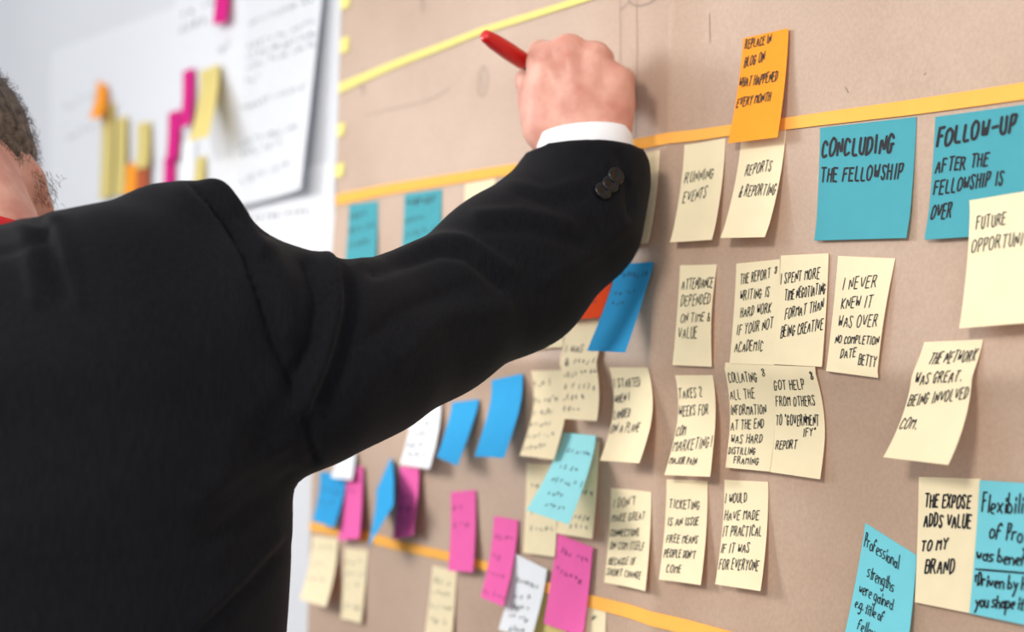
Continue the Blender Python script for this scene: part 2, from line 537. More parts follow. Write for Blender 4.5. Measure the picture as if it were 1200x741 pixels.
strip('tape', [(397, 98, 110), (440, 81, 91), (481, 64, 73), (565, 32, 40), (683, -4, 4), (800, -44, -34)], M['tape_yellow'],
     'yellow tape strip slanting up across the kraft paper above the red pen')

def tab(q, label):
    s = Sheet(q, lift=.001, off=.0008)
    o = s.build('tape_tab', M['tape_yellow'], 4, 4)
    tag(o, label, 'tape', 'yellow tape tabs on the paper edge')
tab([(399, -2), (410, -5), (409, 8), (399, 12)], 'topmost of four yellow tabs on the left edge of the kraft paper')
tab([(399, 45), (409, 42), (408, 60), (398, 63)], 'yellow tab just above the yellow tape on the kraft paper edge')
tab([(395, 146), (404, 143), (403, 158), (395, 161)], 'yellow tab below the yellow tape on the kraft paper edge')
tab([(393, 193), (403, 190), (402, 206), (392, 209)], 'yellow tab just above the orange tape on the kraft paper edge')

# ------------------------------------------------------------------ sticky notes
GROUP = {'cream': 'cream sticky notes', 'teal': 'teal heading notes', 'blue': 'blue sticky notes', 'pink': 'pink sticky notes',
         'white': 'white sticky notes', 'aqua': 'aqua handwritten notes', 'orange': 'orange sticky notes', 'olive': 'straw yellow notes on the white wall',
         'magenta': 'magenta notes on the white wall', 'cyan': 'aqua handwritten notes', 'red': 'red sticky notes', 'russet': 'russet notes'}
seed = [0]
def note(color, q, label, lines=(), lift=None, layer=0, pen=.0008, ink='ink', slant=.12, pw=1.8, wave=0.0, side=0.0, off=.0006):
    s = Sheet(q, lift, layer, pw, wave, off, side)
    o = s.build('sticky_note', M[color])
    tag(o, label, 'sticky note', GROUP[color])
    seed[0] += 1
    if lines: s.write(o, lines, M[ink], pen, slant, seed=seed[0])
    return o

note('cream', [(869,158),(921,152),(896,278),(844,279)], 'cream sticky note reading REPORTS & REPORTING under the orange note',
     [('REPORTS',873,206,904,200,12),('& REPORTING',866,231,911,228,13)], slant=.2)
note('orange', [(871,45),(924,33),(911,161),(853,168)], 'orange sticky note stuck over the orange tape beside the hand',
     [('REPLACE IN',873,58,904,50,10),('BLOG ON',872,79,896,72,11),('WHAT HAPPENED',865,103,911,95,11),('EVERY MONTH',863,126,903,118,10)], layer=2, slant=.2, pen=.0009)
note('cream', [(802,170),(850,162),(834,281),(785,284)], 'cream sticky note reading RUNNING EVENTS',
     [('RUNNING',802,215,836,209,12),('EVENTS',800,238,828,231,12)], slant=.2)
note('teal', [(961,150),(1074,137),(1062,279),(954,282)], 'teal square note reading CONCLUDING THE FELLOWSHIP',
     [('CONCLUDING',963,184,1047,178,20,.0021),('THE FELLOWSHIP',963,214,1058,209,16,.0015)], lift=.004, slant=.14)
note('teal', [(1096,137),(1218,120),(1207,273),(1083,281)], 'teal square note reading FOLLOW-UP AFTER THE FELLOWSHIP IS OVER',
     [('FOLLOW-UP',1097,172,1191,154,20,.0022),('AFTER THE',1094,203,1159,194,15,.0014),('FELLOWSHIP IS',1091,229,1176,216,16,.0014),('OVER',1089,257,1114,255,16,.0014)], lift=.005, slant=.16)
note('cream', [(1136,235),(1232,219),(1222,377),(1124,385)], 'cream sticky note reading FUTURE OPPORTUNITIES overlapping the teal note',
     [('FUTURE',1144,269,1179,263,14),('OPPORTUNITIES',1139,296,1226,283,15)], lift=.010, layer=5, slant=.16)
note('cream', [(797,311),(840,310),(834,430),(788,428)], 'cream sticky note reading ATTENDANCE DEPENDED ON TIME & VALUE',
     [('ATTENDANCE',799,339,836,337,12),('DEPENDED',798,359,832,356,12),('ON TIME &',798,378,832,376,10),('VALUE',795,397,817,397,13)], wave=.004)
note('cream', [(863,309),(914,304),(908,428),(855,426)], 'cream sticky note reading THE REPORT WRITING IS HARD WORK',
     [('THE REPORT',868,333,903,326,11),('WRITING IS',868,352,902,348,11),('HARD WORK',868,372,904,366,11),('IF YOUR NOT',864,393,906,385,12),('ACADEMIC',861,413,894,411,12),('8',908,321,911,320,7,.0007)])
note('cream', [(915,299.5),(971,297),(963,430),(906,427)], 'cream sticky note reading I SPENT MORE TIME NEGOTIATING FORMAT',
     [('I SPENT MORE',915,333,961,326,12),('TIME NEGOTIATING',920,352,971,344,12),('FORMAT THAN',920,374,965,363,12),('BEING CREATIVE',915,396,965,386,13)], layer=1)
note('cream', [(982,300),(1049,303),(1029,443),(968,435)], 'cream sticky note reading I NEVER KNEW IT WAS OVER',
     [('I NEVER',988,340,1026,337,14),('KNEW IT',986,362,1022,360,13),('WAS OVER',983,384,1027,383,14),('NO COMPLETION',979,402,1030,404,9),('DATE',985,420,1003,418,10),('BETTY',1006,427,1029,431,12)], wave=.003)
note('cream', [(1083,401),(1152,398),(1111,545),(1035,536)], 'cream sticky note reading THE NETWORK WAS GREAT with its lower edge lifted',
     [('THE NETWORK',1089,427,1148,423,13),('WAS GREAT.',1073,451,1126,447,13),('BEING INVOLVED',1063,476,1134,468,13),('COM.',1053,503,1073,503,13)], lift=.036, slant=.2, pw=1.5)
note('cream', [(791,440),(835,440),(832,559),(778.5,557)], 'cream sticky note reading TAKES 2 WEEKS FOR COM MARKETING',
     [('TAKES 2',794,467,823,465,11),('WEEKS FOR',791,488,830,486,12),('COM',788,511,803,510,11),('MARKETING!',786,530,834,524,13),('MAJOR PAIN',782,544,816,545,8)], wave=.004)
note('cream', [(850,425),(903,428),(902,553),(850,548)], 'cream sticky note reading COLLATING ALL THE INFORMATION',
     [('COLLATING',855,448,888,447,11),('ALL THE',856,468,885,467,11),('INFORMATION',855,486,898,485,11),('AT THE END',856,504,895,502,11),('WAS HARD',857,520,893,519,10),('DISTILLING',854,532,885,533,8),('FRAMING',860,543,889,545,8),('8',894,441,897,441,8,.0007)], layer=2, slant=.05, lift=.004)
note('cream', [(903,428),(955,430),(961,562),(902.5,553.5)], 'cream sticky note reading GOT HELP FROM OTHERS',
     [('GOT HELP',908,457,944,456,11),('FROM OTHERS',910,476,956,475,11),('TO "GOVERNMENT',910,498,960,499,12),('IFY"',942,512,956,510,9),('REPORT',909,527,934,526,10),('8',951,445,954,445,8,.0009)], layer=3, lift=.003, wave=-.0025, slant=.1)
note('cream', [(716,572),(763,577),(756,693),(708,683)], 'cream sticky note reading I DON\'T MAKE GREAT CONNECTIONS',
     [("I DON'T",719,596,745,592,10),('MAKE GREAT',717,612,756,609,9),('CONNECTIONS',715,629,749,628,8),('ON COM ITSELF',715,644,755,645,9),('BECAUSE OF',713,662,745,662,8),('SHORT CHANGE',711,674,751,679,8)], slant=.2)
note('cream', [(781,562),(829,564),(821,686),(772,679.5)], 'cream sticky note reading TICKETING IS AN ISSUE',
     [('TICKETING',785,595,820,598,10),('IS AN ISSUE',783,616,819,616,9),('FREE MEANS',781,636,818,637,9),("PEOPLE DON'T",778,653,815,655,9),('COME',781,671,798,672,9)], slant=.15)
note('cream', [(849,562.5),(900,565),(891,693),(838,685)], 'cream sticky note reading I WOULD HAVE MADE IT PRACTICAL',
     [('I WOULD',850,590,875,589,11),('HAVE MADE',849,610,890,609,11),('IT PRACTICAL',847,629,892,628,12),('IF IT WAS',844,648,878,648,11),('FOR EVERYONE',842,667,889,669,12)], slant=.15)
note('aqua', [(1014,613),(1074,651),(1058,796),(984,770)], 'aqua tilted note with script reading Professional strengths',
     [('Professional',1013,640,1053,667,17),('strengths',1016,676,1047,694,17),('were gained',1007,694,1046,715,15),('e.g. title of',1002,711,1035,730,14),('fellow.',1005,737,1026,749,14)], lift=.012, slant=.1, pw=1.5)
note('cream', [(1076.6,559),(1149,561.5),(1137,719),(1072,706)], 'cream sticky note reading THE EXPOSE ADDS VALUE TO MY BRAND',
     [('THE EXPOSE',1085,594,1138,596,15),('ADDS VALUE',1083,617,1138,619,15),('TO MY',1081,646,1111,644,12),('BRAND',1084,672,1118,673,16)], lift=.004, pen=.0013, slant=.14)
note('aqua', [(1148,563),(1242,569),(1226,738),(1136,719)], 'aqua note with script reading Flexibility at the right edge',
     [('Flexibility',1151,600,1214,603,22,.0013),('of Project',1160,630,1228,640,20,.0013),('was beneficial',1143,655,1228,668,16,.0013),('_',1142,667,1226,674,5,.0013),('*Driven by how',1142,686,1216,694,15,.0013),('you shape it',1143,710,1199,715,15,.0013)], lift=.004, layer=1, slant=.1)

# beside and below the arm
note('cream', [(728,183),(773,176),(759,285),(712,288)], 'cream sticky note half hidden by the jacket cuff',
     [('K',748,229,757,228,11)], slant=.2)
note('red', [(672,314),(722,308),(703,372),(655,376)], 'red sticky note mostly hidden behind the sleeve', [('~',693,358,697,358,6)], layer=1, lift=.008)
note('cream', [(622,340),(664,336),(659,407),(617,410)], 'cream sticky note almost hidden below the sleeve, beside the red note', layer=0)
note('cream', [(664,375),(708,371),(699,493.5),(657,491)], 'cream sticky note directly under the lifted blue note',
     [('I WAS ~~',663,413,695,413,8),('& ~~~~~',663,429,696,427,9),('~~~~ ~~ ~~',662,444,700,440,8),('~ ~ ~~~~',662,458,697,458,9),('~~~~ ~',660,471,684,469,9),('~~~~',660,483,679,483,8)], layer=1, ink='ink_grey')
note('blue', [(724,309),(766,307),(732.6,413),(688,411)], 'blue sticky note lifted far off the paper below the jacket cuff',
     [('~~~~~~ ~~',726,326,757,326,8),('~~ ~~~',720,346,742,346,7),('~~~',716,360,730,359,7)], lift=.040, layer=2, ink='ink_blue', pw=1.15)
note('cream', [(622,435),(659,434),(648.6,539),(609,534)], 'cream sticky note left of the cream note under the lifted blue one',
     [('~~~ ~',625,454,645,451,8),('~~ ~~~~',622,473,653,471,8),('~~ ~~~~',621,488,646,486,8),('~~ ~~~',618,501,644,501,7),('~~~~ ~ ~~',614,514,648,512,8),('~~~~~~',613,528,637,527,8)], ink='ink_grey')
note('cream', [(714,431),(759,431),(749,543),(703,540)], 'cream sticky note reading I STARTED WHEN I LANDED ON A PLANE',
     [('I STARTED',716,454,751,453,10),('WHEN I',714,473,738,469,9),('LANDED',713,491,738,489,10),('ON A PLANE',710,508,749,506,11)], slant=.15)
note('cream', [(617,543),(655,545),(650,653),(613,648)], 'cream sticky note behind the left side of the pale cyan note',
     [('~~ ~~',624,572,645,573,8),('~~~~~',622,623,647,624,8),('~~~~',623,604,645,604,6)], layer=0, lift=.004, ink='ink_grey')
note('cream', [(662,512),(702,517),(694,632),(652,625)], 'cream sticky note in the shade behind the pale cyan note',
     [('~~~~~',668,609,690,612,8),('~~~~',668,620,688,623,8),('~~~',680,580,694,582,8)], layer=1, lift=.006)
note('cyan', [(660,507),(698,510.6),(666.5,615),(617,598)], 'pale cyan sticky note curling away from two cream notes',
     [('~~ ~~~~',664,530,690,535,7),('~~ ~~',656,549,676,553,7),('~~~~~~ ~',646,566,682,572,8),('~~~~',642,581,658,585,7),('~~~~~',638,595,660,599,7)], lift=.042, layer=3, ink='ink_grey', pw=1.3)
note('cream', [(674,708),(710,716),(704,806),(668,798)], 'cream sticky note at the bottom edge right of the pink note', [('~',694,728,699,727,9)], layer=0)
note('olive', [(624,694),(666,703),(656,792),(614,782)], 'straw yellow sticky note at the bottom behind the white and pink notes', layer=0)
note('pink', [(654,626),(694.6,642),(683,747),(637,731)], 'pink sticky note at the bottom, nearest the right',
     [('~~~ ~~~',657,649,688,663,9),('~~~~~~',653,669,680,687,9)], layer=2, ink='ink_soft')
note('white', [(604,649),(641,667.5),(622,750),(584,738)], 'white sticky note between two pink notes at the bottom',
     [('~~~~~~~',606,683,629,692,7),('~~ ~',603,700,620,704,7),('~~~~ ~',600,714,618,719,7),('~~ ~~~',597,725,617,732,8),('~~~~',597,740,612,744,8)], layer=2, pen=.0015)
note('pink', [(578.6,605),(607,610),(589.6,711),(563,700)], 'pink sticky note left of the white note at the bottom',
     [('~~~~',581,633,600,636,8),('~~',578,656,585,657,8),('~~~~',572,673,590,678,7),('~~ ~~~',567,696,590,704,8)], layer=1, ink='ink_soft')
note('pink', [(528,577),(557,574.6),(554,671),(525,669)], 'pink sticky note hanging alone over the lower orange tape',
     [('~~',531,598,541,598,8),('~~~',532,620,549,620,8)], layer=1, ink='ink_soft')
note('cream', [(507,663),(535,670),(529,752),(498,744)], 'cream sticky note below the lone pink note at the bottom edge',
     [('~~ ~',510,684,527,688,8),('~~~~',508,698,526,702,8),('~~~~~',505,713,528,717,7),('~~ ~',504,730,522,733,8)], ink='ink_grey', lift=.003)
note('cream', [(404,642.6),(431,645),(423,731),(399,725)], 'narrow cream sticky note under the left pink note',
     [('~~~',406,662,423,663,7),('~~~',406,676,425,677,7),('~ ~',406,690,420,690,7),('~~~',405,715,420,717,8)], ink='ink_grey', lift=.004)
note('cream', [(366,628),(396,631),(381.5,712),(351,702)], 'cream sticky note at the lower left edge of the kraft paper',
     [('~~~~~',366,645,391,646,7),('~~~ ~',362,663,382,665,7),('~~~~',361,681,380,683,7)], ink='ink_grey', layer=1)
note('pink', [(405,547),(426,547),(424.5,631),(396,634)], 'pink sticky note beside the jacket, under the small white note', [('~~~',404,580,418,580,7)], layer=1, ink='ink_soft', side=.004)
note('blue', [(375,553),(406,557),(391,619),(366,610)], 'blue sticky note touching the jacket outline at lower left',
     [('~~~',377,578,396,580,7),('~~~',374,592,390,594,7)], layer=2, ink='ink_blue')
note('white', [(394,528),(416,531),(412,563),(387.5,560)], 'small white note just below the armpit of the jacket', layer=3, lift=.006)
note('pink', [(468.5,547),(493,548.7),(490,626),(460,633)], 'pink sticky note right of the twisted blue note', [('~~~',470,585,484,585,7),('~~',468,600,480,600,7)], layer=1, ink='ink_soft', side=.006)
note('blue', [(441,575),(458,536),(461,592),(431,642)], 'blue sticky note twisted edge-on between two pink notes', lift=.03, layer=2, pw=1.2)
note('white', [(482,470),(516,467),(503,550),(468.5,544)], 'white sticky note with dark writing below the sleeve',
     [('~~~',482,500,502,499,8),('~~~~',480,513,503,512,8),('~~~~',478,525,500,524,7),('~~~',478,537,496,537,8)], layer=2, pen=.0014)
note('blue', [(530,472),(561,468),(536,546),(512,536)], 'left one of two blue notes hanging under the sleeve', lift=.022, layer=1, pw=1.15)
note('blue', [(576,446),(612,438),(590.6,537),(556,535)], 'right one of two blue notes hanging under the sleeve', lift=.028, layer=1, pw=1.15)

# behind the sleeve, upper left of the kraft paper
note('teal', [(409,240),(443,235.5),(439,312),(404,310)], 'leftmost teal heading note on the kraft paper',
     [('~~~~',411,258,428,254,8,.0020),('~~~~~ ~~~',409,274,438,268,7),('~~~~~~',409,291,432,287,7)], lift=.003, pen=.0014)
note('teal', [(474,227.6),(518,221.5),(514,298),(470,302)], 'second teal heading note from the left, above the sleeve',
     [('~~~~~~~',477,243,510,237,9,.0020),('~~~~~',476,262,497,258,7),('~~~~~~ ~',475,279,509,272,8)], lift=.003, pen=.0014)
note('cream', [(545,216),(580,209),(577,268),(542,272)], 'cream sticky note poking out above the sleeve', [('~~~~',551,240,570,233,8)], ink='ink_grey', lift=.004)
note('cream', [(598,207),(634,201),(629,262),(595,268)], 'cream sticky note almost hidden behind the cuff', lift=.004)

# ------------------------------------------------------------------ white wall at the left: sheets and notes
def flat_sheet(name, q, label, lines=(), lift=.004, layer=0, ink='ink_print', pen=.002, side=0.0, pw=1.8, cat='paper', group=None, mat='sheet'):
    s = Sheet(q, lift, layer, pw, 0.0, -.0025, side, flat=True)
    o = s.build(name, M[mat], 24, 20)
    tag(o, label, cat, group)
    seed[0] += 1
    if lines: s.write(o, lines, M[ink], pen, .15, seed=seed[0], name='printed_text' if ink == 'ink_print' else 'handwriting')
    return o
G = 'white paper sheets on the white wall'
flat_sheet('paper_sheet', [(60,60),(215,5),(211,330),(56,330)], 'large white sheet with faint writing behind the straw yellow notes',
     [('~~~~ ~~~',75,130,112,116,10),('~~~~',80,165,108,155,9)], group=G, lift=.002)
flat_sheet('paper_sheet', [(205,-60),(290,-92),(286,300),(202,305)], 'tall white sheet under the magenta notes',
     [('~~~~',212,40,240,28,9,.003),('~~ ~~',214,22,250,6,8,.003),('~~~',256,66,268,58,14,.002)], group=G, lift=.002, layer=1, ink='ink_grey', pen=.002)
flat_sheet('paper_sheet', [(278,205),(392,190),(388,520),(274,520)], 'white sheet hanging below the printed sheet near the kraft paper edge', [('~~~~~~~ ~~~~',285,262,360,250,7)], group=G, lift=.003)
flat_sheet('paper_sheet', [(290,-75),(392,-112),(360,222),(276,243)], 'printed white sheet with curled right edge beside the kraft paper',
     [('~~~~ ~~~~~~ ~~~',293,30,366,2,8),('~~~~~ ~~ ~~~~~',291,58,368,28,8),('~~~~~~~ ~~~ ~~~~',291,70,369,42,8),('~~~~ ~~~~ ~~~~~',291,82,368,54,8),('~~~',289,100,302,95,8),
      ('~~~~~~ ~~~~~ ~~',283,131,358,103,8),('~~~~~ ~~~~ ~~~',281,172,348,151,8),('~~~~ ~~~~',283,186,328,171,8),('~~~~~ ~~~~',283,215,336,197,8)], lift=.008, layer=3, side=.009, pw=1.2, group=G, mat='thin_sheet')
note('magenta', [(252,-22),(269,-28),(265,26),(249,29)], 'magenta note at the top of the white wall', lift=.006, layer=3)
note('magenta', [(214,84),(227,79),(222,146),(211,150)], 'magenta note left of the lifted straw yellow note', lift=.008, layer=3)
note('magenta', [(197,133),(211,128),(207,186),(194,190)], 'middle magenta note in the column on the white wall', lift=.006, layer=2)
note('magenta', [(192,186),(205,181),(202,226),(190,228)], 'lowest magenta note, just above the shoulder', lift=.005, layer=1)
note('olive', [(234,84),(256,75),(244,160),(221,166)], 'straw yellow note lifted off the white wall beside the magenta notes', lift=.05, layer=3, pw=1.3)
note('olive', [(229,186),(240,182),(236,222),(225,224)], 'small straw yellow note below the lifted one', lift=.006, layer=2)
note('orange', [(113,94),(124,100),(118,138),(104,139)], 'orange note at the upper left on the white wall', lift=.02, layer=3)
note('olive', [(119,124),(133,120),(130,230),(116,234)], 'leftmost straw yellow note in the row above the shoulder', lift=.006, layer=2)
note('olive', [(136,139),(148,136),(145,228),(133,230)], 'second straw yellow note from the left above the shoulder', lift=.006, layer=2)
note('olive', [(161,145),(175,142),(173,196),(159,198)], 'straw yellow note above the russet note', lift=.006, layer=2)
note('orange', [(147,194),(160,190),(158,228),(145,230)], 'orange note above the shoulder, left of the russet note', lift=.006, layer=3)
note('russet', [(161,188),(174,184),(172,226),(159,228)], 'russet note above the shoulder', lift=.004, layer=3)
note('white', [(213,168),(229,163),(226,216),(210,219)], 'pale note between magenta and straw yellow notes', lift=.004, layer=1)

# ================================================================== PERSON
ORIG = cam_pt(-40, 260, .90)
_c = ROT @ Vector((0, 0, -1)); _c.z = 0; _c.normalize()          # view axis on the floor plan
_r = Vector((_c.y, -_c.x, 0))
ang = math.radians(27)
FW = (_c * math.cos(ang) + _r * math.sin(ang)).normalized()      # where he faces
RT = Vector((FW.y, -FW.x, 0))                                     # his right
def to_body(p):
    d = Vector(p) - ORIG
    return np.array((d.dot(RT), d.dot(FW), d.z))
def B(px, py, depth): return to_body(cam_pt(px, py, depth))
def from_body(v):
    v = np.asarray(v)
    return np.array(ORIG) + v[:, :1] * np.array(RT) + v[:, 1:2] * np.array(FW) + v[:, 2:3] * np.array((0, 0, 1.0))
FLOOR_U = -ORIG.z

class Field:
    def __init__(s, ax):
        s.ax = [np.asarray(a, np.float32) for a in ax]
        s.F = np.full([len(a) for a in s.ax], 0.5, np.float32)
    def sub(s, lo, hi):
        sl = []
        for k in range(3):
            i0 = max(0, int(np.searchsorted(s.ax[k], lo[k])) - 1); i1 = min(len(s.ax[k]), int(np.searchsorted(s.ax[k], hi[k])) + 1)
            sl.append(slice(i0, max(i1, i0 + 1)))
        X, Y, Z = np.meshgrid(*[s.ax[k][sl[k]] for k in range(3)], indexing='ij', sparse=True)
        return tuple(sl), X, Y, Z
    def smin(s, sl, d, k):
        a = s.F[sl]
        if k <= 0: s.F[sl] = np.minimum(a, d); return
        h = np.maximum(k - np.abs(a - d), 0) / k
        s.F[sl] = np.minimum(a, d) - h * h * k * .25
    def cone(s, a, b, ra, rb, k=.01, squash=None, sub=False):
        """round cone from a to b; squash=(axis unit, factor) flattens across that axis"""
        a = np.asarray(a, float); b = np.asarray(b, float)
        m = max(ra, rb) * (1 if not squash else 1.0) + max(k, .004) + .02
        sl, X, Y, Z = s.sub(np.minimum(a, b) - m, np.maximum(a, b) + m)
        px, py, pz = X - a[0], Y - a[1], Z - a[2]
        ab = b - a
        if squash is not None:
            n, f = np.asarray(squash[0], float), squash[1]
            dd = (px * n[0] + py * n[1] + pz * n[2]) * (f - 1)
            px, py, pz = px + dd * n[0], py + dd * n[1], pz + dd * n[2]
            ab = ab + n * (ab @ n) * (f - 1)
        L2 = float(ab @ ab) + 1e-12
        t = np.clip((px * ab[0] + py * ab[1] + pz * ab[2]) / L2, 0, 1)
        d = np.sqrt((px - t * ab[0]) ** 2 + (py - t * ab[1]) ** 2 + (pz - t * ab[2]) ** 2) - (ra + (rb - ra) * t)
        if sub: s.F[sl] = np.maximum(s.F[sl], -d)
        else: s.smin(sl, d.astype(np.float32), k)
    def ell(s, c, rad, axes=None, k=.01):
        c = np.asarray(c, float); m = max(rad) + max(k, .004) + .02
        sl, X, Y, Z = s.sub(c - m, c + m)
        px, py, pz = X - c[0], Y - c[1], Z - c[2]
        if axes is None: axes = np.eye(3)
        q = [(px * A[0] + py * A[1] + pz * A[2]) / r for A, r in zip(axes, rad)]
        n = np.sqrt(q[0] ** 2 + q[1] ** 2 + q[2] ** 2)
        q2 = np.sqrt((q[0] / rad[0]) ** 2 + (q[1] / rad[1]) ** 2 + (q[2] / rad[2]) ** 2) + 1e-9
        d = n * (n - 1) / q2
        s.smin(sl, d.astype(np.float32), k)
    def mesh(s):
        F = s.F; S = F < 0
        nx, ny, nz = F.shape
        idx = np.zeros((nx-1, ny-1, nz-1), np.int32)
        cnt = np.zeros((nx-1, ny-1, nz-1), np.uint8)
        for i in (0, 1):
            for j in (0, 1):
                for k in (0, 1): cnt += S[i:nx-1+i, j:ny-1+j, k:nz-1+k]
        mixed = (cnt > 0) & (cnt < 8)
        ci = np.argwhere(mixed)
        idx[mixed] = np.arange(len(ci))
        acc = np.zeros((len(ci), 3)); num = np.zeros(len(ci))
        crd = [a.astype(float) for a in s.ax]
        corners = [(i, j, k) for i in (0, 1) for j in (0, 1) for k in (0, 1)]
        for a in corners:
            for ax in range(3):
                if a[ax]: continue
                b = list(a); b[ax] = 1
                ia = ci + np.array(a); ib = ci + np.array(b)
                fa = F[ia[:, 0], ia[:, 1], ia[:, 2]].astype(float); fb = F[ib[:, 0], ib[:, 1], ib[:, 2]].astype(float)
                cr = (fa < 0) != (fb < 0)
                t = np.where(cr, fa / np.where(cr, fa - fb, 1), 0)
                for c in range(3):
                    xa = crd[c][ia[:, c]]; xb = crd[c][ib[:, c]]
                    acc[:, c] += np.where(cr, xa + (xb - xa) * t, 0)
                num += cr
        V = acc / num[:, None]
        faces = []
        for ax in range(3):
            lo = [slice(0, n) for n in F.shape]; hi = [slice(0, n) for n in F.shape]
            lo[ax] = slice(0, F.shape[ax]-1); hi[ax] = slice(1, F.shape[ax])
            ch = S[tuple(lo)] != S[tuple(hi)]
            e = np.argwhere(ch)
            o1, o2 = (ax + 1) % 3, (ax + 2) % 3
            ok = (e[:, o1] > 0) & (e[:, o2] > 0) & (e[:, o1] < F.shape[o1]-1) & (e[:, o2] < F.shape[o2]-1)
            e = e[ok]
            ins = S[e[:, 0], e[:, 1], e[:, 2]]
            def cell(d1, d2):
                q = e.copy(); q[:, o1] -= d1; q[:, o2] -= d2
                return idx[q[:, 0], q[:, 1], q[:, 2]]
            q = np.stack([cell(1, 1), cell(0, 1), cell(0, 0), cell(1, 0)], 1)
            q[~ins] = q[~ins][:, ::-1]
            faces.append(q)
        return V, np.concatenate(faces)

def laplace(V, Fc, n=2, lam=.5):
    e = np.concatenate([Fc[:, [0, 1]], Fc[:, [1, 2]], Fc[:, [2, 3]], Fc[:, [3, 0]]])
    for _ in range(n):
        acc = np.zeros_like(V); c = np.zeros(len(V))
        for a, b in ((0, 1), (1, 0)):
            for k in range(3): acc[:, k] += np.bincount(e[:, a], V[e[:, b], k], len(V))
            c += np.bincount(e[:, a], minlength=len(V))
        V = V + lam * (acc / np.maximum(c, 1)[:, None] - V)
    return V
def normals(V, Fc):
    n = np.cross(V[Fc[:, 2]] - V[Fc[:, 0]], V[Fc[:, 3]] - V[Fc[:, 1]])
    acc = np.zeros_like(V)
    for k in range(4):
        for c in range(3): acc[:, c] += np.bincount(Fc[:, k], n[:, c], len(V))
    return acc / (np.linalg.norm(acc, axis=1)[:, None] + 1e-12)
def axis(lo, hi, base, fine):
    """grid line positions: base spacing, finer inside the given (a, b, step) spans"""
    out = [lo]
    while out[-1] < hi:
        x = out[-1]; st = base
        for a, b, f in fine:
            if a <= x <= b: st = min(st, f)
        out.append(x + st)
    return out
def vproject(W):
    """pixels of world points (for sculpting folds where they are seen)"""
    R = np.array(ROTT); c = (W - np.array(CAM)) @ R.T
    return np.stack([CX + FPX * c[:, 0] / -c[:, 2], CY - FPX * c[:, 1] / -c[:, 2]], 1)
def dist_poly(P, poly):
    best = np.full(len(P), 1e9)
    for a, b in zip(poly[:-1], poly[1:]):
        a = np.array(a, float); b = np.array(b, float); ab = b - a
        t = np.clip(((P - a) @ ab) / (ab @ ab), 0, 1)
        best = np.minimum(best, np.linalg.norm(P - (a + t[:, None] * ab), axis=1))
    return best

person = bpy.data.objects.new('person', None); COL.objects.link(person)
person.location = (ORIG.x, ORIG.y, 0)
tag(person, 'man in black suit jacket seen from behind, right arm raised, holding a red pen', 'person')

# ---- joints of the raised right arm (body frame)
SH = B(285, 335, .84)
SLEEVE = [(285,395,.845,.058), (365,422,.875,.0635), (430,410,.905,.0565), (500,380,.95,.0535), (600,318,1.01,.0605), (668,256,1.045,.0560), (689,207,1.055,.0455), (687,165,1.057,.0455)]

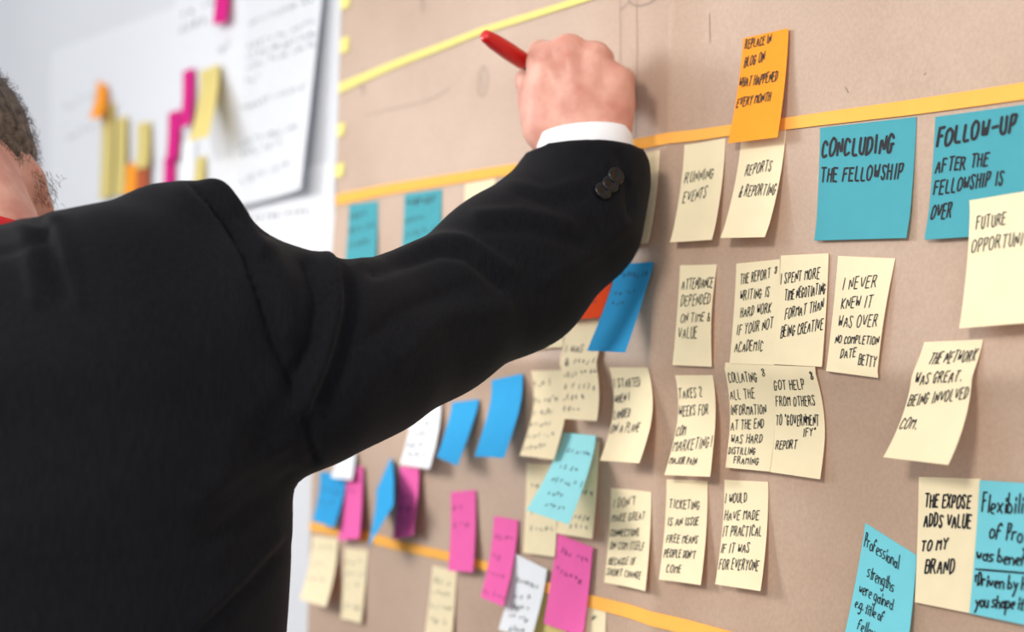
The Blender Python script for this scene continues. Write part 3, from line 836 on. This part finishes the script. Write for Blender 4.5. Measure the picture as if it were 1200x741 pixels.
def build_body():
    hand_lo = np.minimum.reduce([B(600, 30, 1.0), B(760, 200, 1.0), B(600, 30, 1.16), B(760, 200, 1.16)])
    hand_hi = np.maximum.reduce([B(600, 30, 1.0), B(760, 200, 1.0), B(600, 30, 1.16), B(760, 200, 1.16)])
    fr = (hand_lo[0], hand_hi[0], .0017); ff = (hand_lo[1], hand_hi[1], .0017); fu = (hand_lo[2], hand_hi[2], .0017)
    ax = [axis(-.34, hand_hi[0] + .02, .011, [fr, (-.16, .09, .0045)]), axis(-.16, hand_hi[1] + .03, .011, [ff, (-.1, .22, .0045)]),
          axis(FLOOR_U + .03, .36, .014, [fu, (.0, .3, .0045)])]
    f = Field(ax)
    # torso and legs (inside the clothes)
    f.ell((0, .02, -.19), (.155, .09, .14), k=.03); f.ell((0, .03, -.42), (.15, .095, .18), k=.05); f.ell((0, .02, -.58), (.16, .10, .12), k=.05)
    for sgn in (-1, 1):
        f.cone((sgn * .09, .02, -.60), (sgn * .10, .04, -1.02), .078, .055, .04); f.cone((sgn * .10, .04, -1.02), (sgn * .10, .01, FLOOR_U + .09), .055, .036, .02)
        f.cone((sgn * .10, .01, FLOOR_U + .075), (sgn * .105, .15, FLOOR_U + .06), .032, .026, .02)
    f.cone((-.10, .01, -.10), (.10, .01, -.085), .05, .05, .03)
    # left arm, hanging
    f.cone((-.185, .02, -.06), (-.235, .02, -.33), .05, .04, .03); f.cone((-.235, .02, -.33), (-.24, .10, -.57), .037, .026, .015)
    f.cone((-.24, .10, -.57), (-.24, .125, -.655), .026, .03, .012, squash=((1, 0, 0), 1.6))
    for k, (dy, L) in enumerate(((.03, .07), (.01, .08), (-.012, .075), (-.03, .06))):
        p0 = np.array((-.24, .125 + dy, -.66)); p1 = p0 + (0, .008, -L * .5); p2 = p1 + (.018, .004, -L * .45)
        f.cone(p0, p1, .0095, .009, .004); f.cone(p1, p2, .009, .0075, .003)
    f.cone((-.225, .15, -.60), (-.205, .175, -.65), .013, .010, .008); f.cone((-.205, .175, -.65), (-.205, .178, -.68), .010, .008, .003)
    # right arm inside the sleeve
    pts = [B(a, b, c) for a, b, c, r in SLEEVE]
    rad = [.05, .05, .046, .042, .038, .034, .029, .027]
    for i in range(len(pts) - 1): f.cone(pts[i], pts[i+1], rad[i], rad[i+1], .02)
    # ---- right hand, back of the hand towards the viewer, fist around the pen
    H = lambda x, y, d: B(x, y, d)
    f.cone(H(668,185,1.055), H(664,150,1.057), .024, .024, .01); f.cone(H(702,187,1.055), H(706,150,1.055), .022, .022, .014)
    MC = [((662,152,1.055,.021), (640,74,1.063,.0155)), ((676,150,1.052,.022), (667,65,1.058,.0155)),
          ((692,152,1.051,.022), (696,72,1.056,.015)), ((706,156,1.053,.020), (719,98,1.056,.0145))]
    for (a, b) in MC: f.cone(H(*a[:3]), H(*b[:3]), a[3], b[3], .010)
    f.cone(H(650,112,1.07), H(710,122,1.066), .022, .02, .02)        # palm body
    f.cone(H(640,150,1.068), H(629,116,1.082), .020, .016, .014)     # ball of the thumb
    FI = [[(638,72,1.063,.0145), (634,63,1.108,.0112), (639,90,1.127,.0095), (650,104,1.122,.008)],
          [(666,64,1.058,.0145), (671,59,1.103,.0115), (678,89,1.124,.0098), (676,110,1.115,.0085)],
          [(696,72,1.056,.014), (704,70,1.094,.011), (706,101,1.109,.0095), (698,121,1.098,.008)],
          [(719,98,1.056,.0135), (730,94,1.083,.0102), (733,124,1.091,.0085), (724,140,1.082,.0072)]]
    for ch in FI:
        for a, b in zip(ch[:-1], ch[1:]): f.cone(H(*a[:3]), H(*b[:3]), a[3], b[3], .0035)
    TH = [(630,118,1.082,.0145), (622,95,1.100,.0125), (640,86,1.122,.0105), (650,92,1.130,.009)]
    for a, b in zip(TH[:-1], TH[1:]): f.cone(H(*a[:3]), H(*b[:3]), a[3], b[3], .005)
    # knuckles and tendons
    for x, y, d, r in ((640,66,1.056,.0105), (667,58,1.051,.0115), (697,66,1.050,.0105), (720,92,1.050,.010)):
        f.ell(H(x, y, d), (r, r, r), k=.008)
    for x0, y0, x1, y1, d in ((672,130,641,80,1.041), (680,128,667,72,1.037), (690,128,695,80,1.037), (700,134,717,103,1.040)):
        f.cone(H(x0, y0, d + .002), H(x1, y1, d + .004), .0035, .0042, .009)
    # neck and head
    f.cone(B(-48, 320, .92), B(-80, 225, .95), .066, .062, .03)
    f.cone(B(28, 212, 1.0), B(36, 246, 1.01), .0165, .0165, .03)
    hc = B(-120, 220, .975)
    yaw = math.radians(-12); pit = math.radians(-22)
    hf = np.array((-math.sin(yaw) * math.cos(pit), math.cos(yaw) * math.cos(pit), math.sin(pit)))
    hr = np.array((math.cos(yaw), math.sin(yaw), 0)); hu = np.cross(hr, hf)
    A = [hr, hf, hu]
    L = lambda r, q, u: hc + hr * r + hf * q + hu * u
    f.ell(L(0, -.005, .025), (.079, .098, .088), A, .01); f.ell(L(0, .03, -.03), (.064, .07, .085), A, .03)
    f.cone(L(.052, .02, -.065), L(.015, .085, -.10), .018, .016, .02); f.cone(L(-.052, .02, -.065), L(-.015, .085, -.10), .018, .016, .02)
    f.cone(L(0, .096, .01), L(0, .115, -.03), .008, .012, .01); f.ell(L(0, .092, -.065), (.024, .012, .007), A, .006)
    f.ell(L(0, .09, .022), (.055, .014, .010), A, .012)
    for sg in (-1, 1):
        f.ell(L(sg * .080, -.002, -.015), (.008, .018, .032), A, .006); f.ell(L(sg * .032, .088, .002), (.012, .010, .009), A, .003)
    V, Q = f.mesh()
    V = laplace(V, Q, 2, .4)
    W = from_body(V)
    o = mesh_obj('body', W, Q, M['skin'], parent=person, origin=world_loc(person))
    return hc, A
HC, HA = build_body()

# ---- jacket
def build_jacket():
    st = .0042
    ax = [np.arange(-.36, .62, st), np.arange(-.19, .56, st), np.arange(-.80, .20, st)]
    f = Field(ax)
    sl, X, Y, Z = f.sub((-1, -1, -1), (1, 1, 1))
    # torso: lofted sections (half width, half depth, centre forward) against height
    U = [-.80, -.62, -.45, -.32, -.20, -.10, -.03, .03, .08]
    a = np.interp(Z, U, [.235, .225, .208, .208, .215, .212, .194, .178, .165]).astype(np.float32)
    b = np.interp(Z, U, [.150, .140, .130, .132, .138, .134, .115, .092, .07]).astype(np.float32)
    c = np.interp(Z, U, [.035, .030, .030, .028, .020, .018, .022, .03, .04]).astype(np.float32)
    rr = X - .014
    a = a + .019
    ex = 2.35
    n = (np.abs(rr / a) ** ex + np.abs((Y - c) / b) ** ex) ** (1 / ex)
    d = (n - 1) * np.minimum(a, b) * .95
    top = np.where(X > 0, np.interp(X, [0, .06, .10, .16, .2, .24], [-.006, -.004, .003, .015, .018, .008]),
                   np.interp(-X, [0, .06, .10, .2, .24], [-.006, -.006, -.015, -.05, -.075])).astype(np.float32)
    top = top - ((Y - .025) / .14) ** 2 * .035
    e = (Z - top) * .95
    k = .035
    h = np.maximum(k - np.abs(d - e), 0) / k
    d = np.maximum(d, e) + h * h * k * .25
    f.F[sl] = d.astype(np.float32)
    # padded shoulder end and sleeve
    f.cone(B(195, 262, .845), B(232, 258, .84), .0255, .0255, .02)
    pts = [B(a_, b_, c_) for a_, b_, c_, r in SLEEVE]; rad = [r for *_, r in SLEEVE]
    for i in range(len(pts) - 1): f.cone(pts[i], pts[i+1], rad[i], rad[i+1], .022 if i > 1 else .03)
    # left sleeve
    lp = [(-.185, .02, -.075), (-.25, .015, -.33), (-.252, .10, -.555)]
    for i, (r0, r1) in enumerate(((.075, .062), (.062, .048))): f.cone(lp[i], lp[i+1], r0, r1, .03)
    # cut the cuffs and hollow them
    def cut(p0, dirv, p_in, rin, reach):
        dirv = dirv / np.linalg.norm(dirv)
        s2, X2, Y2, Z2 = f.sub(np.asarray(p0) - reach, np.asarray(p0) + reach)
        pl = (X2 - p0[0]) * dirv[0] + (Y2 - p0[1]) * dirv[1] + (Z2 - p0[2]) * dirv[2]
        f.F[s2] = np.maximum(f.F[s2], pl)
        f.cone(p_in, p0 + dirv * .03, rin, rin, 0, sub=True)
    ce = B(687, 184, 1.056); cd = B(686, 120, 1.066) - B(688, 215, 1.052)
    cut(ce, cd, B(688, 196, 1.055), .0375, .075)
    cut(np.array((-.252, .093, -.545)), np.array((0, .3, -.95)), np.array((-.252, .09, -.53)), .042, .07)
    # neck opening
    f.cone(B(-50, 285, .915), B(-70, 170, .96), .066, .066, 0, sub=True)
    # hem
    f.F = np.maximum(f.F, (-.74 - ax[2])[None, None, :].astype(np.float32))
    V, Q = f.mesh()
    V = laplace(V, Q, 3, .5)
    W = from_body(V)
    N = normals(W, Q)
    toc = np.array(CAM) - W; toc /= np.linalg.norm(toc, axis=1)[:, None]
    facing = np.clip((N * toc).sum(1) * 1.6 + .25, 0, 1)
    P = vproject(W)
    disp = np.zeros(len(W))
    for poly, w, amp in FOLDS:
        dd = dist_poly(P, poly)
        disp += amp * np.exp(-(dd / w) ** 2)
    # soft overall rumple
    disp += .0022 * np.sin(P[:, 0] * .020 + P[:, 1] * .013) * np.sin(P[:, 1] * .021 - P[:, 0] * .009 + 1)
    W = W + N * (disp * facing)[:, None]
    W = laplace(W, Q, 1, .3)
    o = mesh_obj('jacket', W, Q, M['jacket'], parent=person, origin=world_loc(person))
    return o, W, N, P, facing
FOLDS = [
    # armhole seam and the roll on either side of it
    ([(226,212),(250,236),(268,258),(287,294),(318,392),(350,475),(370,540)], 5, -.0068),
    ([(244,208),(262,226),(282,258),(302,300)], 8, .0080),
    ([(212,222),(240,246),(258,280),(290,380)], 12, .0022),
    # big fold of the sleeve head
    ([(378,290),(392,318),(392,370),(374,430),(350,480)], 9, .0085),
    ([(360,310),(372,350),(366,400),(345,445)], 9, -.0070),
    ([(402,305),(412,350),(402,410),(376,470)], 9, -.0060),
    ([(312,290),(330,330),(338,390)], 10, .005),
    # sleeve creases
    ([(425,306),(470,297),(516,281),(545,285),(600,318)], 8, .0045),
    ([(440,318),(516,296),(548,300),(590,335)], 7, -.0045),
    ([(470,420),(520,372),(590,360)], 11, .0035), ([(430,400),(480,360),(545,335)], 10, -.003),
    ([(560,255),(610,250),(668,262)], 8, .0035), ([(575,270),(620,268),(680,285)], 7, -.003),
    ([(600,215),(640,225),(680,214)], 6, .002), ([(612,228),(650,240),(685,232)], 6, -.002),
    ([(640,330),(690,300),(735,262)], 9, .003),
    # cuff vent
    ([(724,182),(733,214),(738,255)], 4, -.003),
    # back
    ([(338,640),(300,680),(235,739)], 6, -.0045), ([(330,630),(290,672),(225,731)], 8, .003),
    ([(330,520),(285,548),(225,590)], 12, .0035), ([(345,560),(300,590),(240,640)], 12, -.003),
    ([(320,450),(280,500),(250,560)], 16, .003),
    ([(46,258),(58,300),(72,345)], 9, -.004), ([(62,255),(78,300),(92,350)], 10, .003), ([(24,262),(34,300),(40,350)], 10, .003),
    ([(-10,272),(40,268),(72,256)], 5, .002), ([(-10,296),(30,290),(56,270)], 4, -.0025),
]
jacket, JW, JN, JP, JF = build_jacket()

def surf_at(px, py):
    """jacket surface point nearest to the viewer at a place"""
    d = np.linalg.norm(JP - np.array((px, py)), axis=1) + np.where(JF > .5, 0, 1e3)
    i = int(np.argmin(d))
    return Vector(JW[i]), Vector(JN[i])
def button(px, py, r):
    p, n = surf_at(px, py)
    prof = [(0, .0016), (.35, .0016), (.55, .0026), (.85, .0028), (1, .0018), (1, 0)]
    t = n.orthogonal().normalized(); b = n.cross(t)
    vs, fs = [], []
    S = 20
    for q, h in prof:
        for k in range(S):
            a = 2 * math.pi * k / S
            vs.append(p + n * (h + .0004) + (t * math.cos(a) + b * math.sin(a)) * r * max(q, .02))
    for j in range(len(prof) - 1):
        for k in range(S):
            fs.append((j*S + k, j*S + (k+1) % S, (j+1)*S + (k+1) % S, (j+1)*S + k))
    return mesh_obj('button', vs, fs, M['button'], parent=jacket, origin=p)
for px, py in ((720, 209), (712, 217), (705, 226), (699, 234)): button(px, py, .0072)

# ---- shirt cuff
def build_cuff():
    c0 = B(687, 196, 1.055); c1 = B(684, 158, 1.0585)
    d = (c1 - c0); d /= np.linalg.norm(d)
    t = np.cross(d, (0, 0, 1.0)); t = np.cross(d, np.array((1.0, 0, 0))); t /= np.linalg.norm(t); b = np.cross(d, t)
    b2 = b; S = 48
    vs, fs = [], []
    rings = [(0, .0400), (.3, .0405), (.7, .0400), (.97, .0392), (1.0, .0384), (.97, .0376), (.5, .0370)]
    L = np.linalg.norm(c1 - c0)
    for q, r in rings:
        for k in range(S):
            a = 2 * math.pi * k / S
            vs.append(c0 + d * L * q + (t * math.cos(a) * 1.0 + b * math.sin(a) * 1.0) * r)
    for j in range(len(rings) - 1):
        for k in range(S): fs.append((j*S + k, j*S + (k+1) % S, (j+1)*S + (k+1) % S, (j+1)*S + k))
    o = mesh_obj('shirt_cuff', from_body(np.array(vs)), fs, M['cuff'], parent=person, origin=world_loc(person))
    tag(o, 'white shirt cuff showing above the jacket sleeve')
build_cuff()

# ---- red neck strap
def tube(name, pts, r, mat, parent, S=10, squash=1.0):
    vs, fs = [], []
    P = [Vector(p) for p in pts]
    for i, p in enumerate(P):
        t = (P[min(i+1, len(P)-1)] - P[max(i-1, 0)]).normalized()
        a = t.cross(Vector((0, 0, 1))).normalized(); b = t.cross(a)
        for k in range(S):
            w = 2 * math.pi * k / S
            vs.append(p + a * math.cos(w) * r + b * math.sin(w) * r * squash)
    for i in range(len(P) - 1):
        for k in range(S): fs.append((i*S + k, i*S + (k+1) % S, (i+1)*S + (k+1) % S, (i+1)*S + k))
    return mesh_obj(name, vs, fs, mat, parent=parent, origin=world_loc(parent))
nb = B(-52, 268, .92)
ring = []
for k in range(25):
    a = math.radians(-200 + 220 * k / 24)
    ring.append((nb[0] + .069 * math.cos(a), nb[1] + .069 * math.sin(a), nb[2] + .004 - .02 * (1 + math.sin(a)) * .5))
tag(tube('neck_strap', from_body(np.array(ring)).tolist(), .003, M['strap'], person, squash=3.0), 'red strap around the neck')

# ---- hair: a close cap and many single strands
def build_hair():
    hr, hf, hu = HA
    L = lambda r, q, u: HC + hr * r + hf * q + hu * u
    st = .004
    ax = [np.arange(HC[k] - .15, HC[k] + .15, st) for k in range(3)]
    f = Field(ax)
    f.ell(L(0, -.008, .027), (.084, .101, .092), HA, 0)
    f.ell(L(0, -.04, -.01), (.072, .07, .072), HA, .03)
    sl, X, Y, Z = f.sub((-9,)*3, (9,)*3)
    q = [(X - HC[0]) * A[0] + (Y - HC[1]) * A[1] + (Z - HC[2]) * A[2] for A in HA]
    cutp = np.maximum(q[1] - .055 - .5 * q[2], -(q[2] + .045 + .25 * np.abs(q[0])))   # off the face, above the nape
    f.F[sl] = np.maximum(f.F[sl], cutp)
    V, Q = f.mesh(); V = laplace(V, Q, 2, .5)
    Nn = normals(V, Q)
    dsp = np.sin(V[:, 0] * 310 + V[:, 2] * 120) * np.sin(V[:, 1] * 270 + V[:, 2] * 200) * .0014
    cap = mesh_obj('hair', from_body(V + Nn * dsp[:, None]), Q, M['hair'], parent=person, origin=world_loc(person))
    tag(cap, 'short wavy greying brown hair')
    rnd = np.random.RandomState(5)
    pick = rnd.choice(len(V), 5200)
    vs, fs = [], []
    for i in pick:
        p = V[i].copy(); n = Nn[i]
        down = -hu * .8 - hf * .35 + rnd.normal(0, .35, 3)
        down -= n * (down @ n); down /= np.linalg.norm(down) + 1e-9
        Ls = rnd.uniform(.014, .032); side = np.cross(n, down)
        w = .00032; ph = rnd.uniform(0, 6)
        base = len(vs)
        for k in range(5):
            t = k / 4
            pt = p + down * Ls * t + n * (.0012 + .0032 * math.sin(t * 2.6) * rnd.uniform(.4, 1)) + side * .0035 * math.sin(ph + t * 4)
            ww = w * (1 - .7 * t)
            vs.append(pt + side * ww); vs.append(pt - side * ww); 
        for k in range(4):
            a = base + 2 * k; fs.append((a, a+1, a+3, a+2))
    # stubble of the jaw at the right side
    for _ in range(220):
        p = B(rnd.normal(36, 5), rnd.uniform(200, 240), 1.0) + np.array((.014, rnd.uniform(-.012, .012), 0))
        d = np.array((.5, -.1, -.8)) + rnd.normal(0, .3, 3); d /= np.linalg.norm(d)
        s = np.cross(d, (0, 1, 0)); s /= np.linalg.norm(s)
        base = len(vs)
        for k in range(3):
            t = k / 2; pt = p + d * t * rnd.uniform(.004, .007); vs.append(pt + s * .0002 * (1 - .6*t)); vs.append(pt - s * .0002 * (1 - .6*t))
        for k in range(2):
            a = base + 2 * k; fs.append((a, a+1, a+3, a+2))
    sobj = mesh_obj('hair_strand', from_body(np.array(vs)), fs, M['hair'], parent=cap, origin=world_loc(cap))
    sobj['kind'] = 'stuff'
build_hair()

# ---- trousers and shoes (below the frame)
def build_trousers():
    st = .011
    f = Field([np.arange(-.26, .26, st), np.arange(-.18, .24, st), np.arange(FLOOR_U + .03, -.5, st)])
    f.ell((0, .025, -.62), (.185, .125, .15), k=.03)
    for sg in (-1, 1):
        f.cone((sg * .095, .02, -.66), (sg * .105, .04, -1.02), .10, .078, .05); f.cone((sg * .105, .04, -1.02), (sg * .105, .015, FLOOR_U + .07), .078, .066, .03)
    V, Q = f.mesh(); V = laplace(V, Q, 2)
    mesh_obj('trousers', from_body(V), Q, M['trousers'], parent=person, origin=world_loc(person))
    for sg in (-1, 1):
        st = .006
        f = Field([np.arange(sg * .105 - .08, sg * .105 + .08, st), np.arange(-.12, .30, st), np.arange(FLOOR_U - .02, FLOOR_U + .16, st)])
        f.cone((sg * .105, -.03, FLOOR_U + .04), (sg * .112, .20, FLOOR_U + .03), .044, .040, .02); f.cone((sg * .105, 0, FLOOR_U + .05), (sg * .105, .005, FLOOR_U + .11), .046, .042, .03)
        f.F = np.maximum(f.F, (FLOOR_U + .0015 - np.asarray(f.ax[2]))[None, None, :])
        V, Q = f.mesh(); V = laplace(V, Q, 1)
        mesh_obj('shoe', from_body(V), Q, M['shoe'], parent=person, origin=world_loc(person))
build_trousers()

# ================================================================== PEN
def build_pen():
    tip = on_wall(697, 127, .003); tail = cam_pt(567, 41, 1.045)
    d = (tail - tip).normalized(); L = (tail - tip).length
    t = d.orthogonal().normalized(); b = d.cross(t)
    root = bpy.data.objects.new('felt_pen', None); COL.objects.link(root); root.location = tip
    tag(root, 'red felt pen held in the raised fist, its end pointing up left', 'pen')
    def lathe(name, prof, mat):
        S = 28; vs, fs = [], []
        for s_, r in prof:
            for k in range(S):
                a = 2 * math.pi * k / S
                vs.append(tip + d * s_ + (t * math.cos(a) + b * math.sin(a)) * r)
        for j in range(len(prof) - 1):
            for k in range(S): fs.append((j*S + k, j*S + (k+1) % S, (j+1)*S + (k+1) % S, (j+1)*S + k))
        fs.append(tuple(range(S))[::-1]); fs.append(tuple(range((len(prof)-1)*S, len(prof)*S)))
        return mesh_obj(name, vs, fs, mat, parent=root, origin=world_loc(root))
    e = L
    lathe('barrel', [(.016, .0035), (.022, .0048), (.05, .0056), (e - .052, .0060), (e - .05, .0062)], M['pen_dark'])
    lathe('nib', [(0, .0008), (.004, .0014), (.014, .0022), (.018, .0030)], M['pen_tip'])
    lathe('cap', [(e - .051, .0070), (e - .048, .0074), (e - .03, .0074), (e - .012, .0066), (e - .003, .0054), (e - .001, .0050), (e, .0040), (e + .0002, .0015)], M['pen'])
build_pen()
